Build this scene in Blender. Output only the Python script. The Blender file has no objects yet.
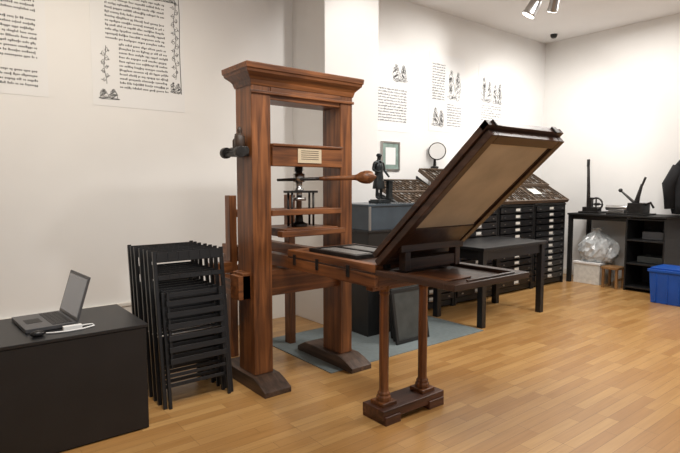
import bpy, bmesh, math, random
from mathutils import Vector, Matrix, Euler, noise
random.seed(7)
S = bpy.context.scene
COL = S.collection

# ---------------------------------------------------------------- materials
def base_mat(name):
    m = bpy.data.materials.new(name); m.use_nodes = True
    nt = m.node_tree
    return m, nt, nt.nodes["Principled BSDF"]

def mat(name, c, rough=0.5, metal=0.0, var=0.08, scale=6.0, bump=0.0, emit=0.0, trans=0.0):
    m, nt, b = base_mat(name)
    tc = nt.nodes.new("ShaderNodeTexCoord")
    n = nt.nodes.new("ShaderNodeTexNoise"); n.inputs["Scale"].default_value = scale
    n.inputs["Detail"].default_value = 4
    nt.links.new(tc.outputs["Object"], n.inputs["Vector"])
    r = nt.nodes.new("ShaderNodeValToRGB")
    r.color_ramp.elements[0].position = 0.3; r.color_ramp.elements[1].position = 0.7
    r.color_ramp.elements[0].color = (*[x*(1-var) for x in c], 1)
    r.color_ramp.elements[1].color = (*[min(1, x*(1+var)) for x in c], 1)
    nt.links.new(n.outputs["Fac"], r.inputs["Fac"])
    nt.links.new(r.outputs["Color"], b.inputs["Base Color"])
    b.inputs["Roughness"].default_value = rough
    b.inputs["Metallic"].default_value = metal
    if trans: b.inputs["Transmission Weight"].default_value = trans
    if emit:
        b.inputs["Emission Color"].default_value = (*c, 1)
        b.inputs["Emission Strength"].default_value = emit
    if bump:
        bp = nt.nodes.new("ShaderNodeBump"); bp.inputs["Strength"].default_value = bump
        bp.inputs["Distance"].default_value = 0.01
        nt.links.new(n.outputs["Fac"], bp.inputs["Height"])
        nt.links.new(bp.outputs["Normal"], b.inputs["Normal"])
    return m

def wood(name, dark, light, axis, rough=0.4, s=18.0):
    m, nt, b = base_mat(name)
    tc = nt.nodes.new("ShaderNodeTexCoord")
    mp = nt.nodes.new("ShaderNodeMapping")
    sc = [s, s, s]; sc[axis] = s*0.07
    mp.inputs["Scale"].default_value = sc
    nt.links.new(tc.outputs["Object"], mp.inputs["Vector"])
    n = nt.nodes.new("ShaderNodeTexNoise"); n.inputs["Scale"].default_value = 1.6
    n.inputs["Detail"].default_value = 8; n.inputs["Distortion"].default_value = 0.8
    nt.links.new(mp.outputs["Vector"], n.inputs["Vector"])
    r = nt.nodes.new("ShaderNodeValToRGB")
    e = r.color_ramp.elements
    e[0].position = 0.30; e[0].color = (*dark, 1)
    e[1].position = 0.70; e[1].color = (*light, 1)
    nt.links.new(n.outputs["Fac"], r.inputs["Fac"])
    n2 = nt.nodes.new("ShaderNodeTexNoise"); n2.inputs["Scale"].default_value = 3.5
    nt.links.new(tc.outputs["Object"], n2.inputs["Vector"])
    mx = nt.nodes.new("ShaderNodeMixRGB"); mx.blend_type = 'MULTIPLY'; mx.inputs["Fac"].default_value = 0.55
    r2 = nt.nodes.new("ShaderNodeValToRGB")
    r2.color_ramp.elements[0].position = .38; r2.color_ramp.elements[0].color = (.42, .38, .34, 1)
    r2.color_ramp.elements[1].position = .62
    nt.links.new(n2.outputs["Fac"], r2.inputs["Fac"])
    nt.links.new(r.outputs["Color"], mx.inputs["Color1"]); nt.links.new(r2.outputs["Color"], mx.inputs["Color2"])
    nt.links.new(mx.outputs["Color"], b.inputs["Base Color"])
    b.inputs["Roughness"].default_value = rough
    bp = nt.nodes.new("ShaderNodeBump"); bp.inputs["Strength"].default_value = 0.3; bp.inputs["Distance"].default_value = 0.003
    nt.links.new(n.outputs["Fac"], bp.inputs["Height"]); nt.links.new(bp.outputs["Normal"], b.inputs["Normal"])
    return m

def floor_mat():
    m, nt, b = base_mat("oak_strip_parquet")
    tc = nt.nodes.new("ShaderNodeTexCoord")
    br = nt.nodes.new("ShaderNodeTexBrick")
    br.inputs["Scale"].default_value = 1.0
    br.inputs["Brick Width"].default_value = 0.50
    br.inputs["Row Height"].default_value = 0.068
    br.inputs["Mortar Size"].default_value = 0.0011
    br.inputs["Mortar Smooth"].default_value = 0.3
    br.inputs["Bias"].default_value = 0.0
    br.offset = 0.37; br.offset_frequency = 3
    br.inputs["Color1"].default_value = (0.400, 0.205, 0.066, 1)
    br.inputs["Color2"].default_value = (0.545, 0.320, 0.122, 1)
    br.inputs["Mortar"].default_value = (0.20, 0.10, 0.035, 1)
    nt.links.new(tc.outputs["Object"], br.inputs["Vector"])
    mp = nt.nodes.new("ShaderNodeMapping"); mp.inputs["Scale"].default_value = (1.5, 30, 1)
    nt.links.new(tc.outputs["Object"], mp.inputs["Vector"])
    n = nt.nodes.new("ShaderNodeTexNoise"); n.inputs["Scale"].default_value = 2; n.inputs["Detail"].default_value = 6
    nt.links.new(mp.outputs["Vector"], n.inputs["Vector"])
    r = nt.nodes.new("ShaderNodeValToRGB")
    r.color_ramp.elements[0].position = .25; r.color_ramp.elements[0].color = (.74, .70, .64, 1)
    r.color_ramp.elements[1].position = .7; r.color_ramp.elements[1].color = (1, 1, 1, 1)
    nt.links.new(n.outputs["Fac"], r.inputs["Fac"])
    mx = nt.nodes.new("ShaderNodeMixRGB"); mx.blend_type = 'MULTIPLY'; mx.inputs["Fac"].default_value = 0.7
    nt.links.new(br.outputs["Color"], mx.inputs["Color1"]); nt.links.new(r.outputs["Color"], mx.inputs["Color2"])
    nt.links.new(mx.outputs["Color"], b.inputs["Base Color"])
    b.inputs["Roughness"].default_value = 0.29
    return m

M = {}
M['wall'] = mat("plaster_white", (0.80, 0.79, 0.77), 0.9, var=0.02, scale=2.0, bump=0.05)
M['ceil'] = mat("ceiling_white", (0.80, 0.79, 0.78), 0.9, var=0.02, scale=2.0)
M['trim'] = mat("trim_paint", (0.76, 0.74, 0.69), 0.6, var=0.03)
M['floor'] = floor_mat()
D, L = (0.070, 0.022, 0.007), (0.305, 0.112, 0.035)
M['wx'] = wood("mahogany_x", D, L, 0); M['wy'] = wood("mahogany_y", D, L, 1); M['wz'] = wood("mahogany_z", D, L, 2)
D2, L2 = (0.024, 0.011, 0.007), (0.085, 0.038, 0.021)
M['dx'] = wood("dark_wood_x", D2, L2, 0); M['dy'] = wood("dark_wood_y", D2, L2, 1)
M['foot'] = wood("sled_wood", (0.04, 0.024, 0.016), (0.14, 0.085, 0.058), 1, 0.5)
M['footx'] = wood("stand_base_wood", (0.045, 0.016, 0.009), (0.15, 0.06, 0.032), 0, 0.45)
M['black'] = mat("black_lacquer", (0.009, 0.009, 0.010), 0.4, var=0.2)
M['blackm'] = mat("black_matt", (0.009, 0.009, 0.009), 0.5, var=0.25)
M['drawer'] = mat("drawer_black", (0.007, 0.007, 0.008), 0.35, var=0.25)
M['chair'] = mat("black_painted_wood", (0.010, 0.010, 0.011), 0.35, var=0.2)
M['iron'] = mat("wrought_iron", (0.045, 0.042, 0.04), 0.4, 0.8, var=0.3, scale=20)
M['steel'] = mat("steel", (0.45, 0.44, 0.43), 0.3, 1.0, var=0.1)
M['plaque'] = mat("plaque_cream", (0.68, 0.57, 0.40), 0.4, 0.2, var=0.05)
M['parch'] = mat("parchment", (0.50, 0.42, 0.31), 0.75, var=0.16, scale=5, bump=0.15)
M['paper'] = mat("poster_paper", (0.79, 0.79, 0.785), 0.8, var=0.01)
M['ink'] = mat("poster_ink", (0.09, 0.09, 0.09), 0.8, var=0.1)
M['bronze'] = mat("bronze_patina", (0.035, 0.040, 0.042), 0.35, 0.7, var=0.35, scale=25)
M['glassblue'] = mat("slate_blue_panel", (0.055, 0.075, 0.095), 0.25, 0.1, var=0.15)
M['mat'] = mat("grey_felt", (0.175, 0.21, 0.215), 0.85, var=0.08, scale=30)
M['type1'] = mat("lead_type", (0.20, 0.195, 0.185), 0.45, 0.3, var=0.5, scale=90)
M['type2'] = mat("case_lining", (0.14, 0.10, 0.07), 0.7, var=0.3, scale=60)
M['type3'] = mat("case_dark", (0.035, 0.028, 0.023), 0.7, var=0.4, scale=60)
M['casewood'] = mat("case_wood", (0.10, 0.066, 0.042), 0.55, var=0.25, scale=15)
M['white'] = mat("white_plastic", (0.80, 0.80, 0.79), 0.45, var=0.03)
M['label'] = mat("label_card", (0.66, 0.65, 0.60), 0.7, var=0.12, scale=20)
M['bag'] = mat("clear_plastic_bag", (0.72, 0.75, 0.76), 0.15, var=0.25, scale=22, bump=0.5, trans=0.3)
M['blue'] = mat("blue_plastic", (0.010, 0.085, 0.42), 0.4, var=0.1)
M['screen'] = mat("lcd_screen", (0.26, 0.27, 0.29), 0.15, var=0.03, emit=0.10)
M['lapgrey'] = mat("laptop_grey", (0.09, 0.09, 0.095), 0.4, 0.3, var=0.1)
M['green'] = mat("green_grey_print", (0.22, 0.30, 0.27), 0.5, var=0.25, scale=14)
M['dgrey'] = mat("dark_grey_board", (0.045, 0.05, 0.048), 0.5, var=0.25, scale=10)
M['oak'] = wood("stool_oak", (0.20, 0.10, 0.04), (0.40, 0.22, 0.09), 2)
M['coat'] = mat("black_cloth", (0.008, 0.008, 0.009), 0.9, var=0.3, scale=20, bump=0.3)
M['lamp'] = mat("lamp_lens", (1.0, 0.93, 0.82), 0.3, emit=6.0)
M['leather'] = mat("leather", (0.04, 0.024, 0.016), 0.5, var=0.3, scale=20, bump=0.3)

# ---------------------------------------------------------------- mesh builder
class MB:
    def __init__(s):
        s.bm = bmesh.new(); s.mats = []
    def mi(s, k):
        m = M[k]
        if m not in s.mats: s.mats.append(m)
        return s.mats.index(m)
    def hull(s, v, k, T=None):
        vs = [s.bm.verts.new((T @ Vector(p)) if T else Vector(p)) for p in v]
        i = s.mi(k)
        for f in ((3,2,1,0),(4,5,6,7),(0,1,5,4),(1,2,6,5),(2,3,7,6),(3,0,4,7)):
            fc = s.bm.faces.new([vs[a] for a in f]); fc.material_index = i
    def box(s, x0,x1,y0,y1,z0,z1, k, T=None):
        s.hull([(x0,y0,z0),(x1,y0,z0),(x1,y1,z0),(x0,y1,z0),(x0,y0,z1),(x1,y0,z1),(x1,y1,z1),(x0,y1,z1)], k, T)
    def quad(s, pts, k, T=None):
        vs = [s.bm.verts.new((T @ Vector(p)) if T else Vector(p)) for p in pts]
        f = s.bm.faces.new(vs); f.material_index = s.mi(k)
    def rings(s, rings, k, smooth=True, caps=True, closed=False):
        i = s.mi(k); R = []
        for r in rings: R.append([s.bm.verts.new(p) for p in r])
        n = len(R[0])
        pairs = list(zip(R, R[1:]))
        if closed: pairs.append((R[-1], R[0]))
        for a, b in pairs:
            for j in range(n):
                f = s.bm.faces.new([a[j], a[(j+1)%n], b[(j+1)%n], b[j]]); f.material_index = i; f.smooth = smooth
        if caps and not closed:
            f = s.bm.faces.new(R[0][::-1]); f.material_index = i
            f = s.bm.faces.new(R[-1]); f.material_index = i
    def lathe(s, c, prof, k, axis=(0,0,1), seg=24, T=None, smooth=True, sx=1, sy=1):
        q = Vector((0,0,1)).rotation_difference(Vector(axis).normalized())
        c = Vector(c); rr = []
        for r, z in prof:
            ring = []
            for j in range(seg):
                a = 2*math.pi*j/seg
                p = c + q @ Vector((max(r,1e-4)*math.cos(a)*sx, max(r,1e-4)*math.sin(a)*sy, z))
                ring.append((T @ p) if T else p)
            rr.append(ring)
        s.rings(rr, k, smooth)
    def cyl(s, p0, p1, r0, k, r1=None, seg=18, T=None):
        p0, p1 = Vector(p0), Vector(p1); d = p1-p0
        s.lathe(p0, [(r0,0),(r1 if r1 is not None else r0, d.length)], k, d, seg, T)
    def tube(s, pts, r, k, seg=8, closed=False, T=None):
        pts = [Vector(p) for p in pts]; n = len(pts); rr = []
        up = Vector((0.13,0.21,0.97))
        for i, p in enumerate(pts):
            if closed: t = pts[(i+1)%n]-pts[i-1]
            else: t = pts[min(i+1,n-1)]-pts[max(i-1,0)]
            t.normalize()
            a = t.cross(up)
            if a.length < .05: a = t.cross(Vector((1,0,0)))
            a.normalize(); b = t.cross(a)
            rad = r[i] if isinstance(r, (list,tuple)) else r
            ring = [p + (a*math.cos(2*math.pi*j/seg)+b*math.sin(2*math.pi*j/seg))*rad for j in range(seg)]
            if T: ring = [T @ q for q in ring]
            rr.append(ring)
        s.rings(rr, k, closed=closed)
    def ball(s, c, r, k, sx=1, sy=1, sz=1, seg=20):
        prof = [(r*math.sin(math.pi*i/12), -r*sz*math.cos(math.pi*i/12)) for i in range(13)]
        s.lathe(c, prof, k, (0,0,1), seg, sx=sx, sy=sy)
    def done(s, name, parent=None, bevel=0.0, origin=None):
        bm = s.bm
        bmesh.ops.recalc_face_normals(bm, faces=bm.faces)
        if origin is None:
            xs = [v.co.x for v in bm.verts]; ys = [v.co.y for v in bm.verts]; zs = [v.co.z for v in bm.verts]
            origin = Vector(((min(xs)+max(xs))/2, (min(ys)+max(ys))/2, min(zs)))
        origin = Vector(origin)
        for v in bm.verts: v.co -= origin
        me = bpy.data.meshes.new(name); bm.to_mesh(me); bm.free()
        for m in s.mats: me.materials.append(m)
        o = bpy.data.objects.new(name, me); COL.objects.link(o)
        o.location = origin
        if parent:
            o.parent = parent; o.matrix_parent_inverse = Matrix.Translation(-parent.location)
        if bevel:
            b = o.modifiers.new("bevel", 'BEVEL'); b.width = bevel; b.segments = 2; b.limit_method = 'ANGLE'; b.angle_limit = math.radians(40)
        return o

def empty(name, loc):
    e = bpy.data.objects.new(name, None); COL.objects.link(e); e.location = loc; e.empty_display_size = 0.2
    return e

# ---------------------------------------------------------------- room
XW, YW, H = 7.58, 4.5, 3.52
b = MB(); b.box(-2.6, XW+.1, -2.6, YW+.1, -.1, 0, 'floor'); b.done("floor")
b = MB(); b.box(-2.6, XW+.1, -2.6, YW+.1, H, H+.1, 'ceil'); b.done("ceiling")
b = MB(); b.box(-2.6, XW+.1, YW, YW+.1, 0, H, 'wall'); b.done("wall_left")
b = MB(); b.box(XW, XW+.1, -2.6, YW, 0, H, 'wall'); b.done("wall_back")
b = MB(); b.box(-2.7, -2.6, -2.6, YW, 0, H, 'wall'); b.done("wall_near")
b = MB(); b.box(2.93, 3.60, 3.95, YW, 0, H, 'wall'); b.done("wall_pier", bevel=.004)
b = MB(); b.box(-2.6, 2.93, YW-.025, YW, 0, .34, 'trim'); b.box(-2.6, 2.93, YW-.035, YW, .34, .37, 'trim'); b.done("baseboard_left", bevel=.004)
b = MB(); b.box(XW-.015, XW, -2.6, YW, 0, .08, 'trim'); b.done("baseboard_back")

# ---------------------------------------------------------------- wall posters
def letters(mb, x0, x1, z0, z1, line, y, k='ink'):
    z = z1
    while z-line*.6 > z0:
        x = x0; last = random.random() < .10
        xe = x1 - (random.uniform(.3,.6)*(x1-x0) if last else 0)
        while x < xe:
            w = random.randint(2, 9)
            for _ in range(w):
                cw = line*random.uniform(.16,.30)
                if x+cw > xe: break
                lo = random.choice([0,0,0,0,-.14]); h = random.choice([.32,.32,.32,.50])
                zb = z-line*.6
                mb.quad([(x,y,zb+line*lo),(x+cw,y,zb+line*lo),(x+cw,y,zb+line*h),(x,y,zb+line*h)], k)
                x += cw+line*.10
            x += line*.24
        z -= line
def engraving(mb, cx, cz, w, h, y, r=.0022):
    E = []
    n = max(2, int(w/.09))
    for i in range(n):
        x = cx-w/2+w*(i+.5)/n; hh = h*random.uniform(.7,1.0)
        E.append((x,cz-h/2+hh*.35,w/n*.42,hh*.35)); E.append((x+random.uniform(-.01,.01),cz-h/2+hh*.68,w/n*.30,hh*.17)); E.append((x,cz-h/2+hh*.90,w/n*.15,hh*.08))
    E.append((cx,cz-h*.44,w*.5,h*.06))
    for (ex,ez,rx,rz) in E:
        pts = []
        for j in range(16):
            a = j*math.pi/8; k = 1+.16*math.sin(3*a+ex*40)+random.uniform(-.06,.06)
            pts.append((ex+rx*k*math.cos(a),y,ez+rz*k*math.sin(a)))
        mb.tube(pts, r, 'ink', 4, closed=True)
        d = random.choice([.5,.9,1.2,-.8])
        m = int(rx*rz*9000)+3
        for _ in range(min(m,22)):
            a = random.uniform(0,6.28); q = random.uniform(0,.8)
            px, pz = ex+rx*q*math.cos(a), ez+rz*q*math.sin(a); l = min(rx,rz)*.5
            mb.tube([(px-l*math.cos(d),y,pz-l*math.sin(d)),(px,y,pz+.003),(px+l*math.cos(d),y,pz+l*math.sin(d))], r*.9, 'ink', 4)
def scroll(mb, x, z0, z1, amp, y, r=.0020, ph=0):
    n = int((z1-z0)/.012)
    mb.tube([(x+amp*.22*math.sin(i*.28+ph), y, z0+(z1-z0)*i/n) for i in range(n+1)], r*1.2, 'ink', 4)
    k = 0; z = z0+.03
    while z < z1-.03:
        sg = 1 if k%2 else -1
        pts = []
        am = amp*random.uniform(.6,1.1)
        for i in range(14):
            rr = am*.5*(1-i/16); a = i*.56
            pts.append((x+sg*(am*.3+rr*math.sin(a)), y, z+rr*math.cos(a)*1.2))
        mb.tube(pts, r, 'ink', 4)
        for q in range(2):
            a = random.uniform(0,6.28); px = x+sg*amp*.5; l = amp*.4
            mb.tube([(px,y,z),(px+l*.5*math.cos(a)+.004,y,z+l*.5*math.sin(a)),(px+l*math.cos(a),y,z+l*math.sin(a))], [r*.6,r*1.6,r*.4],'ink',4)
        k += 1; z += amp*.85
yp = YW-.004
def sheet(mb, x0,x1,z0,z1): mb.box(x0,x1,YW-.003,YW,z0,z1,'paper')
b = MB(); sheet(b,-.05,.74,2.01,3.12); letters(b,.02,.68,2.08,3.02,.034,yp); b.done("wall_text_poster")
b = MB(); sheet(b,1.05,1.80,1.985,3.12)
letters(b,1.16,1.64,2.50,2.88,.034,yp); letters(b,1.26,1.66,2.12,2.50,.034,yp)
letters(b,1.20,1.50,2.90,3.05,.034,yp)
scroll(b,1.725,2.26,2.94,.042,yp); engraving(b,1.62,2.95,.22,.10,yp)
b.tube([(1.772,yp,2.14),(1.764,yp,2.5),(1.770,yp,2.8),(1.760,yp,3.0),(1.70,yp,3.03),(1.60,yp,3.02)],.003,'ink',4)
engraving(b,1.725,2.20,.09,.11,yp)
scroll(b,1.15,2.16,2.46,.040,yp,ph=1.5); engraving(b,1.17,2.09,.15,.10,yp)
b.done("wall_text_poster")
b = MB(); sheet(b,4.02,4.62,1.98,3.0); letters(b,4.08,4.56,2.08,2.48,.033,yp); engraving(b,4.44,2.70,.24,.26,yp); b.done("wall_text_poster")
b = MB(); sheet(b,4.95,5.64,2.03,3.0); letters(b,5.01,5.25,2.40,2.88,.033,yp); letters(b,5.30,5.58,2.10,2.40,.033,yp)
engraving(b,5.44,2.66,.26,.40,yp); engraving(b,5.13,2.24,.22,.28,yp); b.done("wall_text_poster")
b = MB(); sheet(b,5.94,6.54,2.03,3.0); letters(b,6.0,6.47,2.10,2.46,.033,yp); engraving(b,6.12,2.68,.25,.38,yp); engraving(b,6.37,2.66,.22,.34,yp); b.done("wall_text_poster")

# ---------------------------------------------------------------- printing press
PR = empty("wooden_printing_press", (2.05, 3.09, 0))
def part(name, fn, bevel=.004):
    b = MB(); fn(b); return b.done(name, PR, bevel)
y0c, y1c = 2.98, 3.20
XA, XB, XC, XD = 1.63, 1.77, 2.35, 2.46
XM = 2.06
part("cheek_near", lambda b: b.box(XA,XB,y0c,y1c,.09,2.0,'wz'), .006)
part("cheek_far", lambda b: b.box(XC,XD,y0c,y1c,.09,2.0,'wz'), .006)
def cornice(b):
    prof = [(1.985,.004),(2.003,.010),(2.018,.014),(2.033,.026),(2.048,.043),(2.058,.054),(2.075,.058),(2.078,.064),(2.110,.067),(2.114,.062)]
    rr = []
    for z, o in prof:
        rr.append([(XA-o,y0c-o,z),(XD+o*.85,y0c-o,z),(XD+o*.85,y1c+o,z),(XA-o,y1c+o,z)])
    b.rings(rr, 'wx', smooth=False)
part("cornice", cornice, .002)
def head(b):
    b.box(XB,XC,y0c+.01,y1c-.01,1.905,1.985,'wx')
    b.box(XB,XC,y0c-.004,y1c,1.950,1.984,'wx')
    b.box(XA-.008,XD+.008,y0c-.012,y0c,1.935,1.955,'wx')
part("head_beam", head)
def winter(b):
    b.box(XB,XC,y0c-.02,y0c+.05,1.475,1.605,'wx')
    b.box(XB,XC,y0c+.05,y1c-.01,1.52,1.60,'wx')
    b.box(XB,XC,y0c-.03,y0c+.05,1.605,1.622,'wx')
part("screw_beam", winter)
part("name_plaque", lambda b: (b.box(1.965,2.16,y0c-.026,y0c-.021,1.50,1.595,'plaque'), [b.box(1.99,2.135,y0c-.0275,y0c-.026,1.580-i*.014,1.584-i*.014,'type2') for i in range(5)]), 0)
def screw(b):
    c = (XM,3.09,0)
    b.lathe(c, [(.020,1.14),(.020,1.24),(.05,1.24),(.05,1.262),(.022,1.262),(.022,1.30),(.034,1.305),(.034,1.325),(.024,1.33),(.024,1.37),(.042,1.372),(.042,1.43),(.026,1.432),(.026,1.52)], 'steel')
    for i in range(8):
        z = 1.445+i*.010
        b.tube([(XM+.028*math.cos(a*.524),3.09+.028*math.sin(a*.524),z+a*.0008) for a in range(12)], .004, 'iron', 6)
part("screw_spindle", screw, 0)
def bar(b):
    p1 = Vector((2.405,2.735,1.405)); p0 = Vector((1.93,3.17,1.385))
    d = p1-p0; Lh = d.length
    b.lathe(p0, [(.009,0),(.011,.1),(.012,.36)], 'iron', d)
    b.lathe(p0, [(.013,.30),(.015,.33),(.018,Lh-.10),(.021,Lh-.085),(.038,Lh-.055),(.046,Lh-.025),(.046,Lh+.005),(.036,Lh+.028),(.02,Lh+.038),(.012,Lh+.05),(.002,Lh+.056)], 'wx', d)
part("pull_bar", bar, 0)
def hose(b):
    b.box(XB,XC,2.97,3.03,1.145,1.185,'wx')
    b.box(XB,XC,3.12,3.18,1.145,1.185,'wx')
    b.box(1.95,2.19,3.03,3.12,1.15,1.18,'wx')
part("hose_frame", hose)
part("hose_rods", lambda b: [b.cyl((x,y,1.06),(x,y,1.30),.008,'iron') for x in (1.98,2.16) for y in (3.055,3.105)]+[b.box(1.95,2.19,3.04,3.12,1.295,1.31,'iron')], 0)
def platen(b):
    b.box(1.85,2.29,2.93,3.32,1.0,1.055,'wx'); b.box(1.80,2.33,2.90,2.96,1.005,1.045,'wx')
    b.lathe((XM,3.09,0), [(.06,1.055),(.06,1.075),(.03,1.09),(.025,1.15)],'iron')
part("platen", platen)
def rails(b):
    for x in (1.87,2.26):
        b.box(x,x+.07,2.05,3.95,.79,.872,'wy')
    b.box(1.87,2.33,3.87,3.93,.72,.79,'wx')
    b.box(1.94,2.26,2.10,2.16,.80,.86,'wx')
part("carriage_rails", rails)
def cross(b):
    b.box(1.57,2.53,3.02,3.16,.60,.775,'wx')
part("cross_stretchers", cross)
def coffin(b):
    x0,x1,y0,y1 = 1.84,2.42,2.04,2.90
    b.box(x0,x1,y0,y1,.872,.882,'dx')
    b.box(x0,x0+.05,y0,y1,.882,.925,'wy'); b.box(x1-.05,x1,y0,y1,.882,.925,'wy')
    b.box(x0+.05,x1-.05,y0,y0+.05,.882,.925,'wx'); b.box(x0+.05,x1-.05,y1-.05,y1,.882,.925,'wx')
    b.box(x0+.06,x1-.06,y0+.06,y1-.06,.882,.915,'dx')
    b.box(x0,x0+.03,y0,y1,.80,.872,'wy'); b.box(x1-.03,x1,y0,y1,.80,.872,'wy'); b.box(x0+.03,x1-.03,y0,y0+.03,.80,.872,'wx')
    for y in (2.25,2.55,2.80): b.box(x0-.006,x0,y,y+.03,.83,.90,'iron')
part("coffin_bed", coffin)
def chase(b):
    x0,x1,y0,y1 = 1.93,2.33,2.30,2.78
    for q in ((x0,x1,y0,y0+.025),(x0,x1,y1-.025,y1),(x0,x0+.025,y0+.025,y1-.025),(x1-.025,x1,y0+.025,y1-.025)):
        b.box(*q,.916,.94,'iron')
    xm = (x0+x1)/2
    b.box(xm-.008,xm+.008,y0+.025,y1-.025,.916,.94,'iron')
    for (a,c) in ((x0+.05,xm-.03),(xm+.03,x1-.05)):
        b.box(a,c,y0+.06,y1-.06,.916,.938,'type1')
        b.box(a,c,y0+.028,y0+.055,.916,.93,'casewood'); b.box(a,c,y1-.055,y1-.028,.916,.93,'casewood')
part("type_chase", chase, .002)
def shelf(b):
    x0,x1,y0,y1 = 1.84,2.44,1.50,2.035
    b.box(x0,x1,y0,y0+.07,.868,.898,'dx'); b.box(x0,x0+.06,y0+.07,y1,.868,.898,'dy'); b.box(x1-.06,x1,y0+.07,y1,.868,.898,'dy')
    b.box(x0+.06,x1-.06,y1-.06,y1,.868,.898,'dx')
    b.box(x0+.06,x1-.06,y0+.07,y1-.06,.862,.880,'dy')
    b.box(x0+.10,x0+.30,y0+.14,y1-.12,.880,.889,'wy')
    b.box(x0+.12,x1-.10,y0+.02,y0+.035,.898,.906,'dx')
part("frisket_shelf", shelf, .003)
ang = math.atan2(.635,.70)
ex = Vector((1,0,0)); ey = Vector((0,-math.cos(ang),math.sin(ang))); ez = ex.cross(ey)
TH = Matrix.Translation((1.84,2.03,.935)) @ Matrix(((ex.x,ey.x,ez.x,0),(ex.y,ey.y,ez.y,0),(ex.z,ey.z,ez.z,0),(0,0,0,1)))
Lt, W = .945, .575
def tym(b):
    t0,t1 = -.018,.018
    b.box(0,.045,0,Lt,t0,t1,'dy',TH); b.box(W-.045,W,0,Lt,t0,t1,'dy',TH)
    b.box(.045,W-.045,0,.05,t0,t1,'dx',TH); b.box(.045,W-.045,Lt-.05,Lt,t0,t1,'dx',TH)
    b.box(.045,W-.045,.05,.30,t0+.008,t1-.006,'dy',TH)
part("tympan_frame", tym, .003)
def tym2(b):
    b.box(.045,W-.045,.30,Lt-.05,-.004,.004,'parch',TH)
    for x in (.05,W-.058): b.box(x,x+.008,.31,Lt-.055,.004,.008,'dy',TH)
part("tympan_parchment", tym2, 0)
def frisk(b):
    b.box(-.01,.03,.02,Lt+.02,-.052,-.022,'dy',TH); b.box(W-.03,W+.01,.02,Lt+.02,-.052,-.022,'dy',TH)
    b.box(-.01,W+.01,Lt-.02,Lt+.02,-.053,-.021,'dx',TH); b.box(.03,W-.03,.02,.07,-.052,-.022,'dx',TH)
    for x in (.03,W-.08): b.box(x,x+.035,Lt+.02,Lt+.03,-.05,-.01,'iron',TH)
part("frisket_frame", frisk, .002)
def gallows(b):
    z = 1.03
    b.box(1.90,2.40,1.90,1.95,z-.03,z+.03,'dx')
    b.box(1.93,1.97,1.90,1.95,.898,z-.03,'dx'); b.box(2.33,2.37,1.90,1.95,.898,z-.03,'dx')
    b.box(1.97,2.33,1.905,1.945,.905,.965,'dx')
    for x in (1.90,2.14,2.36): b.box(x,x+.04,2.02,2.06,.90,.955,'iron')
part("gallows", gallows, .003)
def stand(b):
    for x in (2.015,2.34):
        b.lathe((x,2.15,0), [(.044,.105),(.044,.130),(.036,.138),(.038,.150),(.030,.160),(.028,.175),(.029,.42),(.027,.72),(.032,.735),(.029,.745),(.036,.770),(.040,.78),(.040,.80)], 'wz', seg=8, smooth=False)
        b.box(x-.055,x+.055,2.095,2.205,.082,.107,'wx')
    b.box(1.93,2.44,2.06,2.24,.03,.085,'footx')
    b.box(1.94,2.06,2.05,2.25,0,.05,'footx'); b.box(2.30,2.43,2.05,2.25,0,.05,'footx')
    b.box(1.90,2.40,2.12,2.18,.76,.80,'wx')
part("front_stand", stand, .004)
def sled(b):
    for x0,x1 in ((1.60,1.80),(2.31,2.50)):
        y0,y1 = 2.80,3.50
        P = [(y0,0),(y1,0),(y1,.04),(y1-.10,.09),(y0+.15,.09),(y0+.08,.07),(y0,.035)]
        a = [b.bm.verts.new((x0,p[0],p[1])) for p in P]; c = [b.bm.verts.new((x1,p[0],p[1])) for p in P]
        i = b.mi('foot'); n = len(P)
        for F in (a, c[::-1]):
            f = b.bm.faces.new(F); f.material_index = i
        for j in range(n):
            f = b.bm.faces.new([a[j],c[j],c[(j+1)%n],a[(j+1)%n]]); f.material_index = i
part("sled_feet", sled, .005)
def rear(b):
    b.box(1.80,1.86,3.66,3.74,0,1.27,'wz'); b.box(2.34,2.40,3.66,3.74,0,1.27,'wz')
    b.box(1.86,2.34,3.67,3.73,.62,.72,'wx')
    b.box(1.86,2.34,3.67,3.73,1.10,1.16,'wx')
    b.box(1.66,1.74,3.20,3.72,.56,.68,'wy'); b.box(1.62,1.80,3.62,3.70,.68,.76,'wx')
    b.box(1.54,1.63,3.02,3.14,.60,.76,'wx')
part("rear_frame", rear)
def inkballs(b):
    b.box(1.53,1.63,3.02,3.16,1.535,1.555,'blackm')
    b.cyl((1.59,2.99,1.57),(1.59,3.19,1.57),.028,'iron'); b.cyl((1.55,2.97,1.56),(1.55,3.01,1.56),.036,'iron')
    b.cyl((1.55,3.17,1.56),(1.55,3.21,1.56),.036,'iron'); b.cyl((1.55,3.01,1.56),(1.55,3.17,1.56),.012,'iron')
    b.lathe((1.58,3.05,0), [(.026,1.575),(.034,1.59),(.034,1.66),(.026,1.67),(.012,1.68),(.018,1.70),(.010,1.72),(.002,1.725)], 'leather')
    b.lathe((1.60,3.13,0), [(.024,1.575),(.028,1.59),(.028,1.64),(.022,1.65),(.010,1.66),(.014,1.68),(.002,1.69)], 'leather')
part("ink_ball_rack", inkballs, .002)

b = MB(); b.box(2.20,3.98,2.90,3.90,-.001,.006,'mat'); b.done("floor_mat")

# ---------------------------------------------------------------- left black cabinet + laptop
CB = empty("black_low_cabinet", (.40,3.17,0))
b = MB(); b.box(-.20,.90,2.87,3.45,.0,.575,'black'); b.done("carcass",CB,.002)
b = MB(); b.box(-.205,.905,2.852,3.455,.575,.592,'black'); b.done("top",CB,.002)
b = MB(); b.box(-.195,.895,2.857,2.87,.01,.572,'black'); b.done("front_panel",CB,.002)

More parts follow.
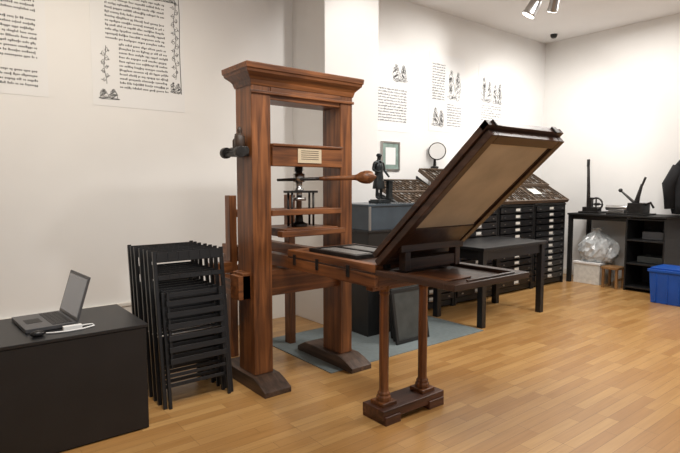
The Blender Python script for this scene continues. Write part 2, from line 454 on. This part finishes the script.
T = Matrix.Translation((.58,3.22,.592)) @ Matrix.Rotation(math.radians(4),4,'Z')
LP = empty("laptop", (.58,3.22,.592))
b = MB(); b.box(-.245,0,-.175,.175,.003,.022,'lapgrey',T)
for sx in (-.23,-.03):
    for sy in (-.15,.15): b.box(sx,sx+.015,sy-.01,sy+.01,0,.003,'black',T)
b.done("base",LP,.003)
b = MB()
for i in range(5):
    for j in range(13):
        x = -.115+i*.020; y = -.150+j*.0232
        b.box(x,x+.016,y,y+.019,.022,.0245,'black',T)
b.box(-.215,-.140,-.05,.05,.022,.0228,'blackm',T); b.done("keyboard",LP)
TS = T @ Matrix.Translation((0,0,.022)) @ Matrix.Rotation(math.radians(17),4,'Y')
b = MB(); b.box(-.004,.006,-.175,.175,0,.245,'lapgrey',TS); b.done("lid",LP,.003)
b = MB(); b.box(-.0055,-.004,-.160,.160,.018,.228,'screen',TS); b.done("display",LP)
b = MB(); b.ball((.39,2.95,.606),.034,'black',1.0,.62,.48); b.done("computer_mouse")
b = MB(); b.tube([(.43,2.97,.597),(.47,2.955,.597),(.53,2.945,.597),(.60,2.95,.597),(.66,2.98,.597),(.66,3.02,.597),(.62,3.025,.597),(.58,3.0,.597)], .004,'white',8)
b.box(.51,.60,2.97,3.00,.592,.614,'white'); b.done("white_charger_cable",bevel=.002)

# ---------------------------------------------------------------- stacked folding chairs
def chair_mesh():
    b = MB(); k = 'chair'
    for x in (0,.438): b.box(x,x+.022,.036,.058,0,.955,k)
    for z,h in ((.885,.062),(.775,.030)):
        n = 6
        for i in range(n):
            xa = .022+.416*i/n; xb = .022+.416*(i+1)/n
            ya = .038+.012*math.sin(math.pi*i/n); yb = .038+.012*math.sin(math.pi*(i+1)/n)
            b.hull([(xa,ya-.004,z),(xb,yb-.004,z),(xb,yb+.006,z),(xa,ya+.006,z),(xa,ya-.004,z+h),(xb,yb-.004,z+h),(xb,yb+.006,z+h),(xa,ya+.006,z+h)],k)
    b.box(.022,.438,.042,.054,.12,.142,k)
    for x in (.027,.413): b.box(x,x+.020,.016,.034,.0,.70,k)
    b.box(.047,.413,.019,.032,.185,.205,k); b.box(.047,.413,.019,.032,.665,.695,k)
    for x in (.052,.392): b.hull([(x,.002,.24),(x+.016,.002,.24),(x+.016,.016,.24),(x,.016,.24),(x,-.004,.70),(x+.016,-.004,.70),(x+.016,.012,.70),(x,.012,.70)],k)
    for i in range(6):
        z = .265+i*.070
        b.box(.045,.415,-.012,.0,z,z+.034,k)
    b.cyl((-.004,.047,.44),(.464,.047,.44),.005,'steel',seg=8)
    bmesh.ops.recalc_face_normals(b.bm, faces=b.bm.faces)
    me = bpy.data.meshes.new("folding_chair"); b.bm.to_mesh(me); b.bm.free()
    for m in b.mats: me.materials.append(m)
    return me
cm = chair_mesh()
for i in range(7):
    o = bpy.data.objects.new("folding_chair", cm); COL.objects.link(o)
    o.location = (1.035+random.uniform(-.008,.008), 3.0+i*.080, 0.004)
    o.rotation_euler = (math.radians(-7.5),0,0)
    bv = o.modifiers.new("bevel",'BEVEL'); bv.width=.002; bv.segments=1; bv.limit_method='ANGLE'

# ---------------------------------------------------------------- pedestal cabinet with statue
PC = empty("display_pedestal", (3.3,3.63,0))
b = MB(); b.box(2.99,3.63,3.40,3.86,.0,.93,'blackm'); b.done("cabinet",PC,.004)
b = MB(); b.box(2.98,3.64,3.39,3.87,.93,.95,'black'); b.box(3.0,3.62,3.41,3.85,.95,1.16,'glassblue'); b.box(2.99,3.63,3.40,3.86,1.16,1.18,'glassblue')
for x in (3.0,3.6): b.box(x,x+.02,3.395,3.41,.95,1.16,'steel')
b.done("case_top",PC,.003)
for i in range(3):
    b = MB(); Tt = Matrix.Translation((3.02+i*.05,3.06+i*.080,0.010)) @ Matrix.Rotation(math.radians(-10),4,'X')
    w,h = .40,.46+.05*i
    b.box(0,w,0,.02,0,.03,'blackm',Tt); b.box(0,w,0,.02,h-.03,h,'blackm',Tt); b.box(0,.03,0,.02,.03,h-.03,'blackm',Tt); b.box(w-.03,w,0,.02,.03,h-.03,'blackm',Tt)
    b.box(.03,w-.03,.006,.014,.03,h-.03,'dgrey',Tt); b.done("picture_frame",bevel=.002)

def statue():
    root = empty("bronze_statue", (3.32,3.62,1.18))
    b = MB(); b.box(-.075+3.32,.085+3.32,3.55,3.69,1.18,1.205,'bronze'); b.box(-.065+3.32,.075+3.32,3.56,3.68,1.205,1.215,'bronze')
    b.done("plinth",root,.003)
    me = bpy.data.meshes.new("figure")
    V = [((0,0,.185),.030),((0,0,.225),.027),((0,.002,.265),.034),((0,.002,.295),.026),((0,-.001,.312),.013),((0,-.004,.330),.019),((0,-.003,.350),.017),
         ((-.020,0,.170),.021),((-.022,-.012,.095),.015),((-.024,-.004,.020),.010),((-.026,-.030,.008),.009),
         ((.020,0,.170),.021),((.026,.002,.095),.015),((.028,.008,.020),.010),((.032,-.020,.008),.009),
         ((-.040,.002,.288),.015),((-.055,.0,.235),.012),((-.040,-.038,.215),.009),((-.022,-.055,.222),.008),
         ((.040,.002,.288),.015),((.060,.004,.232),.012),((.066,-.030,.190),.009),((.066,-.045,.178),.008)]
    E = [(0,1),(1,2),(2,3),(3,4),(4,5),(5,6),(0,7),(7,8),(8,9),(9,10),(0,11),(11,12),(12,13),(13,14),(3,15),(15,16),(16,17),(17,18),(3,19),(19,20),(20,21),(21,22)]
    me.from_pydata([v[0] for v in V], E, [])
    o = bpy.data.objects.new("figure", me); COL.objects.link(o)
    o.location = (3.31,3.62,1.215); o.parent = root; o.matrix_parent_inverse = Matrix.Translation(-root.location)
    o.scale = (1.30,1.18,1.18)
    sk = o.modifiers.new("skin",'SKIN')
    for i,v in enumerate(V):
        me.skin_vertices[0].data[i].radius = (v[1],v[1]*.85)
    me.skin_vertices[0].data[0].use_root = True
    sb = o.modifiers.new("sub",'SUBSURF'); sb.levels = 2; sb.render_levels = 2
    me.materials.append(M['bronze'])
    b = MB(); c = (3.31,3.62,1.215)
    b.lathe(c, [(.064,.10),(.060,.14),(.050,.20),(.042,.25),(.048,.30),(.040,.335)], 'bronze', seg=16, sy=.8)
    b.lathe((3.31,3.617,1.215+.405), [(.021,-.006),(.028,.0),(.027,.012),(.018,.022),(.002,.024)], 'bronze', seg=16)
    b.lathe((3.31,3.598,1.215+.355), [(.002,-.035),(.009,-.012),(.012,.006)], 'bronze', seg=10)
    b.box(3.385,3.435,3.56,3.60,1.215,1.385,'bronze'); b.box(3.375,3.445,3.545,3.615,1.385,1.397,'bronze')
    b.box(3.375,3.445,3.55,3.61,1.215,1.23,'bronze')
    b.done("robe_and_lectern",root,.002)
statue()

# ---------------------------------------------------------------- type cabinets
def type_cabinet(x0, w, rise, front=3.72):
    root = empty("type_case_cabinet", (x0+w/2,4.0,0))
    x1 = x0+w; yf, yb = front, 4.34; top = 1.08
    b = MB()
    b.box(x0+.004,x0+.03,yf,yb,0,top,'blackm'); b.box(x1-.03,x1-.004,yf,yb,0,top,'blackm')
    b.box(x0+.03,x1-.03,yb-.02,yb,0,top,'blackm'); b.box(x0+.03,x1-.03,yf+.02,yb-.02,.02,.08,'blackm'); b.box(x0+.004,x1-.004,yf-.01,yb,top,top+.02,'blackm')
    for xa in (x0+.006,x1-.026):
        b.hull([(xa,yf,top+.02),(xa+.02,yf,top+.02),(xa+.02,yb,top+.02),(xa,yb,top+.02),(xa,yf,top+.03),(xa+.02,yf,top+.03),(xa+.02,yb,top+rise),(xa,yb,top+rise)],'blackm')
    b.done("carcass",root,.002)
    b = MB(); n = 12; p = (top-.09)/n
    for i in range(n):
        z = .09+i*p
        b.box(x0+.034,x1-.034,yf-.016,yb-.04,z+.008,z+p-.008,'drawer')
        xm = x0+w/2
        b.box(xm-.045,xm+.045,yf-.020,yf-.016,z+.030,z+p-.022,'label')
        b.box(xm-.055,xm+.055,yf-.028,yf-.016,z+.018,z+.027,'steel')
        for xx in (x0+.10,x1-.13): b.box(xx,xx+.025,yf-.026,yf-.016,z+.032,z+.044,'steel')
    b.done("drawers",root)
    a = math.atan2(rise,yb-yf)
    Tc = Matrix.Translation((x0,yf-.03,top+.035)) @ Matrix.Rotation(a,4,'X')
    b = MB()
    def case(y0, Lc, zz, ny):
        Tq = Tc @ Matrix.Translation((0,y0,zz))
        b.box(.0,w-.006,0,Lc,0,.010,'casewood',Tq)
        b.box(0,w-.006,0,.016,.010,.045,'casewood',Tq); b.box(0,w-.006,Lc-.016,Lc,.010,.045,'casewood',Tq)
        b.box(0,.016,.016,Lc-.016,.010,.045,'casewood',Tq); b.box(w-.022,w-.006,.016,Lc-.016,.010,.045,'casewood',Tq)
        nx = 13
        ux = (w-.038)/nx; uy = (Lc-.032)/ny
        for i in range(1,nx): b.box(.016+i*ux-.002,.016+i*ux+.002,.016,Lc-.016,.010,.040,'casewood',Tq)
        for j in range(1,ny): b.box(.016,w-.022,.016+j*uy-.002,.016+j*uy+.002,.010,.040,'casewood',Tq)
        for i in range(nx):
            for j in range(ny):
                k = random.choice(['type1','type1','type1','type2','type3','type3'])
                b.box(.018+i*ux,.014+(i+1)*ux,.018+j*uy,.014+(j+1)*uy,.010,random.uniform(.020,.036),k,Tq)
    Lq = math.hypot(rise,yb-yf)
    case(0, Lq*.5, .0, 5); case(Lq*.5+.002, Lq*.5, .018 if rise>.3 else .0, 5)
    if rise > .3:
        b.box(0.1,.30,Lq*.2,Lq*.38,.046,.049,'label',Tc)
    b.done("type_case",root)
type_cabinet(3.78,.776,.26)
for i in range(1,4): type_cabinet(3.78+i*.78,.776,.38)
b = MB()
b.box(4.90,5.10,4.36,4.48,1.0,1.02,'iron'); b.box(4.97,5.03,4.40,4.46,1.02,1.56,'iron')
b.lathe((5.0,4.43,0),[(.05,1.56),(.05,1.58),(.02,1.59),(.015,1.68)],'iron')
b.lathe((5.02,4.41,1.77),[(.105,0),(.11,.01),(.11,.04),(.10,.045)],'iron',axis=(-.75,-.66,0))
b.lathe((5.02-.034,4.41-.030,1.77),[(.098,0),(.098,.003)],'white',axis=(-.75,-.66,0))
b.done("dial_scale")
b = MB(); x0,x1,z0,z1 = 4.14,4.44,1.52,1.86
b.box(x0,x1,YW-.02,YW,z0,z0+.02,'steel'); b.box(x0,x1,YW-.02,YW,z1-.02,z1,'steel'); b.box(x0,x0+.02,YW-.02,YW,z0+.02,z1-.02,'steel'); b.box(x1-.02,x1,YW-.02,YW,z0+.02,z1-.02,'steel')
b.box(x0+.02,x1-.02,YW-.012,YW,z0+.02,z1-.02,'green'); b.box(x0+.07,x1-.07,YW-.014,YW-.012,z0+.07,z1-.07,'paper'); b.done("framed_picture")

# ---------------------------------------------------------------- black table
BT = empty("black_table",(4.55,3.24,0))
b = MB(); b.box(4.0,5.1,2.93,3.58,.735,.765,'black'); b.done("table_top",BT,.003)
b = MB(); b.box(4.05,5.05,2.97,2.99,.64,.735,'black'); b.box(4.05,5.05,3.52,3.54,.64,.735,'black'); b.box(4.04,4.06,2.99,3.52,.64,.735,'black'); b.box(5.04,5.06,2.99,3.52,.64,.735,'black'); b.done("apron",BT)
b = MB()
for x in (4.02,5.02):
    for y in (2.95,3.50): b.box(x,x+.06,y,y+.06,0,.735,'black')
b.done("legs",BT,.003)

# ---------------------------------------------------------------- work bench & machines (right)
WB = empty("workbench",(7.25,3.1,0))
b = MB(); b.box(6.95,7.56,2.47,3.72,.94,.965,'blackm'); b.done("bench_top",WB,.002)
b = MB()
for y in (3.67,): b.box(6.98,7.03,y,y+.05,0,.94,'blackm'); b.box(7.50,7.55,y,y+.05,0,.94,'blackm')
b.box(7.0,7.02,2.96,3.67,.88,.94,'blackm'); b.done("frame",WB)
SH = empty("black_shelf_unit",(7.25,2.7,0))
b = MB(); b.box(6.97,7.5,2.49,2.51,0,.93,'blackm'); b.box(6.97,7.5,2.93,2.95,0,.93,'blackm')
for z in (.04,.34,.64,.91): b.box(6.97,7.5,2.51,2.93,z,z+.02,'blackm')
b.box(7.48,7.5,2.51,2.93,0,.9,'blackm'); b.done("shelves",SH,.002)
b = MB(); b.box(7.10,7.4,2.55,2.85,.365,.44,'dgrey'); b.box(7.10,7.4,2.56,2.80,.665,.76,'lapgrey'); b.done("stored_boxes",SH,.003)
b = MB(); b.box(7.02,7.42,3.28,3.64,0,.27,'label'); b.box(7.01,7.43,3.27,3.65,.27,.30,'white'); b.done("storage_box",bevel=.004)
b = MB(); c = Vector((7.22,3.44,.302)); rr=[]
NB = 40
for i,(r,z) in enumerate([(.06,0),(.16,.0),(.19,.03),(.215,.08),(.225,.14),(.22,.20),(.20,.26),(.17,.31),(.12,.355),(.07,.39),(.045,.42),(.07,.45)]):
    ring = []
    for j in range(NB):
        a = 2*math.pi*j/NB
        v = Vector((math.cos(a)*2.2, math.sin(a)*2.2, z*9))
        k = 1+.22*noise.noise(v)+.20*noise.noise(v*2.3+Vector((5,2,1)))
        dz = 0 if i<2 else .035*noise.noise(v*1.7+Vector((9,1,3)))
        ring.append(c+Vector((min(r*k,.23)*math.cos(a), r*k*math.sin(a)*(1.25 if math.sin(a)<0 else .88), z+dz)))
    rr.append(ring)
b.rings(rr,'bag',smooth=False); b.done("plastic_bag")
b = MB(); b.box(6.92,7.16,3.00,3.22,.25,.28,'oak')
for x in (6.93,7.12):
    for y in (3.01,3.18): b.box(x,x+.03,y,y+.03,0,.25,'oak')
b.box(6.94,7.14,3.02,3.03,.10,.13,'oak'); b.done("wooden_stool",bevel=.003)
b = MB()
x0,x1,y0,y1 = 6.47,6.85,2.04,2.46
b.rings([[(x0+.02,y0+.02,0),(x1-.02,y0+.02,0),(x1-.02,y1-.02,0),(x0+.02,y1-.02,0)],[(x0,y0,.36),(x1,y0,.36),(x1,y1,.36),(x0,y1,.36)]],'blue',smooth=False)
b.box(x0-.015,x1+.015,y0-.015,y1+.015,.36,.39,'blue'); b.box(x0+.01,x1-.01,y0+.01,y1-.01,.39,.41,'blue')
for y in (y0+.1,y0+.22,y0+.34): b.box(x0-.004,x0+.02,y,y+.012,.02,.36,'blue')
b.done("blue_storage_box",bevel=.004)
b = MB(); b.box(7.05,7.35,3.34,3.62,.965,.99,'iron'); b.box(7.09,7.15,3.46,3.52,.99,1.18,'iron')
b.tube([(7.12,3.51,1.0),(7.12,3.52,1.3),(7.11,3.53,1.64)],[.028,.022,.018],'iron',10); b.cyl((7.11,3.53,1.60),(7.11,3.53,1.70),.020,'black')
b.tube([(7.12,3.41+.085*math.cos(a*.393),1.09+.085*math.sin(a*.393)) for a in range(16)],.013,'iron',8,closed=True)
for a in range(4): b.cyl((7.12,3.41,1.09),(7.12,3.41+.08*math.cos(a*1.57),1.09+.08*math.sin(a*1.57)),.009,'iron')
b.cyl((7.10,3.41,1.09),(7.20,3.41,1.09),.02,'iron')
b.box(7.08,7.22,3.38,3.58,.99,1.05,'iron'); b.done("card_cutter",bevel=.003)
b = MB(); b.box(7.0,7.35,2.74,3.22,.965,.985,'iron'); b.box(7.06,7.30,2.80,2.98,.985,1.12,'iron')
b.tube([(7.15,2.92,1.05),(7.15,2.89,1.20),(7.15,2.85,1.36)],[.04,.026,.016],'iron'); b.tube([(7.15,2.93,1.12),(7.15,3.02,1.20),(7.15,3.10,1.27)],[.020,.016,.012],'iron')
b.ball((7.15,3.11,1.28),.026,'black'); b.cyl((7.15,2.85,1.34),(7.15,2.81,1.45),.014,'iron'); b.cyl((7.10,2.99,1.05),(7.10,3.26,1.05),.035,'steel'); b.box(7.06,7.24,3.02,3.22,.985,1.015,'steel')
b.tube([(7.15,2.80,1.10),(7.15,2.74,1.13),(7.15,2.70,1.06)],.014,'iron')
b.done("bench_press",bevel=.003)
yc = 2.31
CT = empty("hanging_coat",(7.42,yc,.98))
b = MB(); rr=[]
for i,(hw,z) in enumerate([(.28,.985),(.31,1.10),(.33,1.25),(.33,1.42),(.29,1.58),(.18,1.72),(.07,1.79)]):
    rr.append([Vector((7.43+.12*math.sin(a)*(1+.25*math.cos(7*a+i)) , yc+hw*math.cos(a),z)) for a in [2*math.pi*j/30 for j in range(30)]])
b.rings(rr,'coat')
b.tube([(7.40,yc+.22,1.58),(7.36,yc+.31,1.36),(7.35,yc+.28,1.05)],[.07,.075,.06],'coat',12); b.tube([(7.40,yc-.22,1.58),(7.36,yc-.31,1.36),(7.35,yc-.28,1.05)],[.07,.075,.06],'coat',12)
b.done("coat_body",CT); b = MB(); b.cyl((7.43,yc,1.81),(7.58,yc,1.83),.01,'steel'); b.tube([(7.43,yc,1.77),(7.43,yc,1.83)],.006,'steel'); b.done("hook",CT)

# ---------------------------------------------------------------- ceiling fittings
def spot(loc, aim, name="ceiling_spotlight", size=.05):
    loc = Vector(loc); root = empty(name, loc)
    b = MB(); b.cyl((loc.x,loc.y,H-.02),(loc.x,loc.y,H),.05,'blackm'); b.cyl((loc.x,loc.y,loc.z),(loc.x,loc.y,H-.02),.010,'blackm'); b.done("stem",root)
    d = (Vector(aim)-loc).normalized()
    b = MB(); b.lathe(loc-d*.06, [(size*.5,-.04),(size*.9,0),(size,.03),(size*1.05,.14),(size*1.2,.17)],'steel',axis=d)
    b.lathe(loc-d*.06, [(size*1.05,.172),(size*1.05,.176)],'lamp',axis=d); b.done("lamp_head",root)
spot((5.22,3.25,3.28),(4.6,4.4,1.0),size=.062); spot((5.58,3.22,3.40),(6.5,4.4,1.0),size=.05)
b = MB(); b.lathe((7.2,4.15,H-.05),[(.03,0),(.045,.02),(.05,.05)],'blackm'); b.done("smoke_detector")

# ---------------------------------------------------------------- lights
def area(name, loc, target, size, energy, col, sy=None):
    l = bpy.data.lights.new(name,'AREA'); l.energy = energy; l.size = size; l.color = col
    if sy: l.shape='RECTANGLE'; l.size_y = sy
    o = bpy.data.objects.new(name,l); COL.objects.link(o); o.location = loc
    o.rotation_euler = (Vector(target)-Vector(loc)).to_track_quat('-Z','Y').to_euler(); return o
def spotl(name, loc, target, energy, ang, col, blend=.7, r=.06):
    l = bpy.data.lights.new(name,'SPOT'); l.energy = energy; l.spot_size = math.radians(ang); l.spot_blend = blend; l.color = col; l.shadow_soft_size = r
    o = bpy.data.objects.new(name,l); COL.objects.link(o); o.location = loc
    o.rotation_euler = (Vector(target)-Vector(loc)).to_track_quat('-Z','Y').to_euler(); return o
warm = (1,.91,.77); neu = (1,.97,.93)
area("ceiling_light_a",(1.0,1.2,3.45),(1.0,1.2,0),1.0,70,neu)
area("ceiling_light_b",(4.6,1.6,3.45),(4.6,1.6,0),1.0,76,neu)
area("ceiling_light_c",(6.4,3.0,3.45),(6.4,3.0,0),0.7,40,neu)
spotl("spot_left_wall",(.7,2.4,3.4),(.8,4.5,1.2),135,100,warm,blend=.9)
spotl("spot_press",(2.6,1.2,3.4),(2.1,3.1,.9),130,55,neu,r=.09)
spotl("spot_pier",(3.2,2.5,3.4),(3.5,4.3,2.0),85,75,neu)
spotl("spot_wall_a",(5.1,2.9,3.26),(4.8,4.5,1.9),90,100,neu)
spotl("spot_wall_b",(5.9,2.9,3.26),(6.9,4.3,1.6),90,100,neu)
spotl("spot_floor",(5.0,.6,3.4),(4.4,1.5,0),130,70,warm)

w = bpy.data.worlds.new("World"); S.world = w; w.use_nodes = True
w.node_tree.nodes["Background"].inputs["Color"].default_value = (.95,.97,1.0,1)
w.node_tree.nodes["Background"].inputs["Strength"].default_value = 0.46

# ---------------------------------------------------------------- camera
cam = bpy.data.cameras.new("Camera"); co = bpy.data.objects.new("Camera",cam); COL.objects.link(co)
co.location = (0,0,1.35); co.rotation_euler = (math.radians(90-4.56),0,math.radians(-38.2))
cam.sensor_width = 36; cam.lens = 27.53; cam.clip_start = .05
S.camera = co
S.view_settings.view_transform = 'Standard'
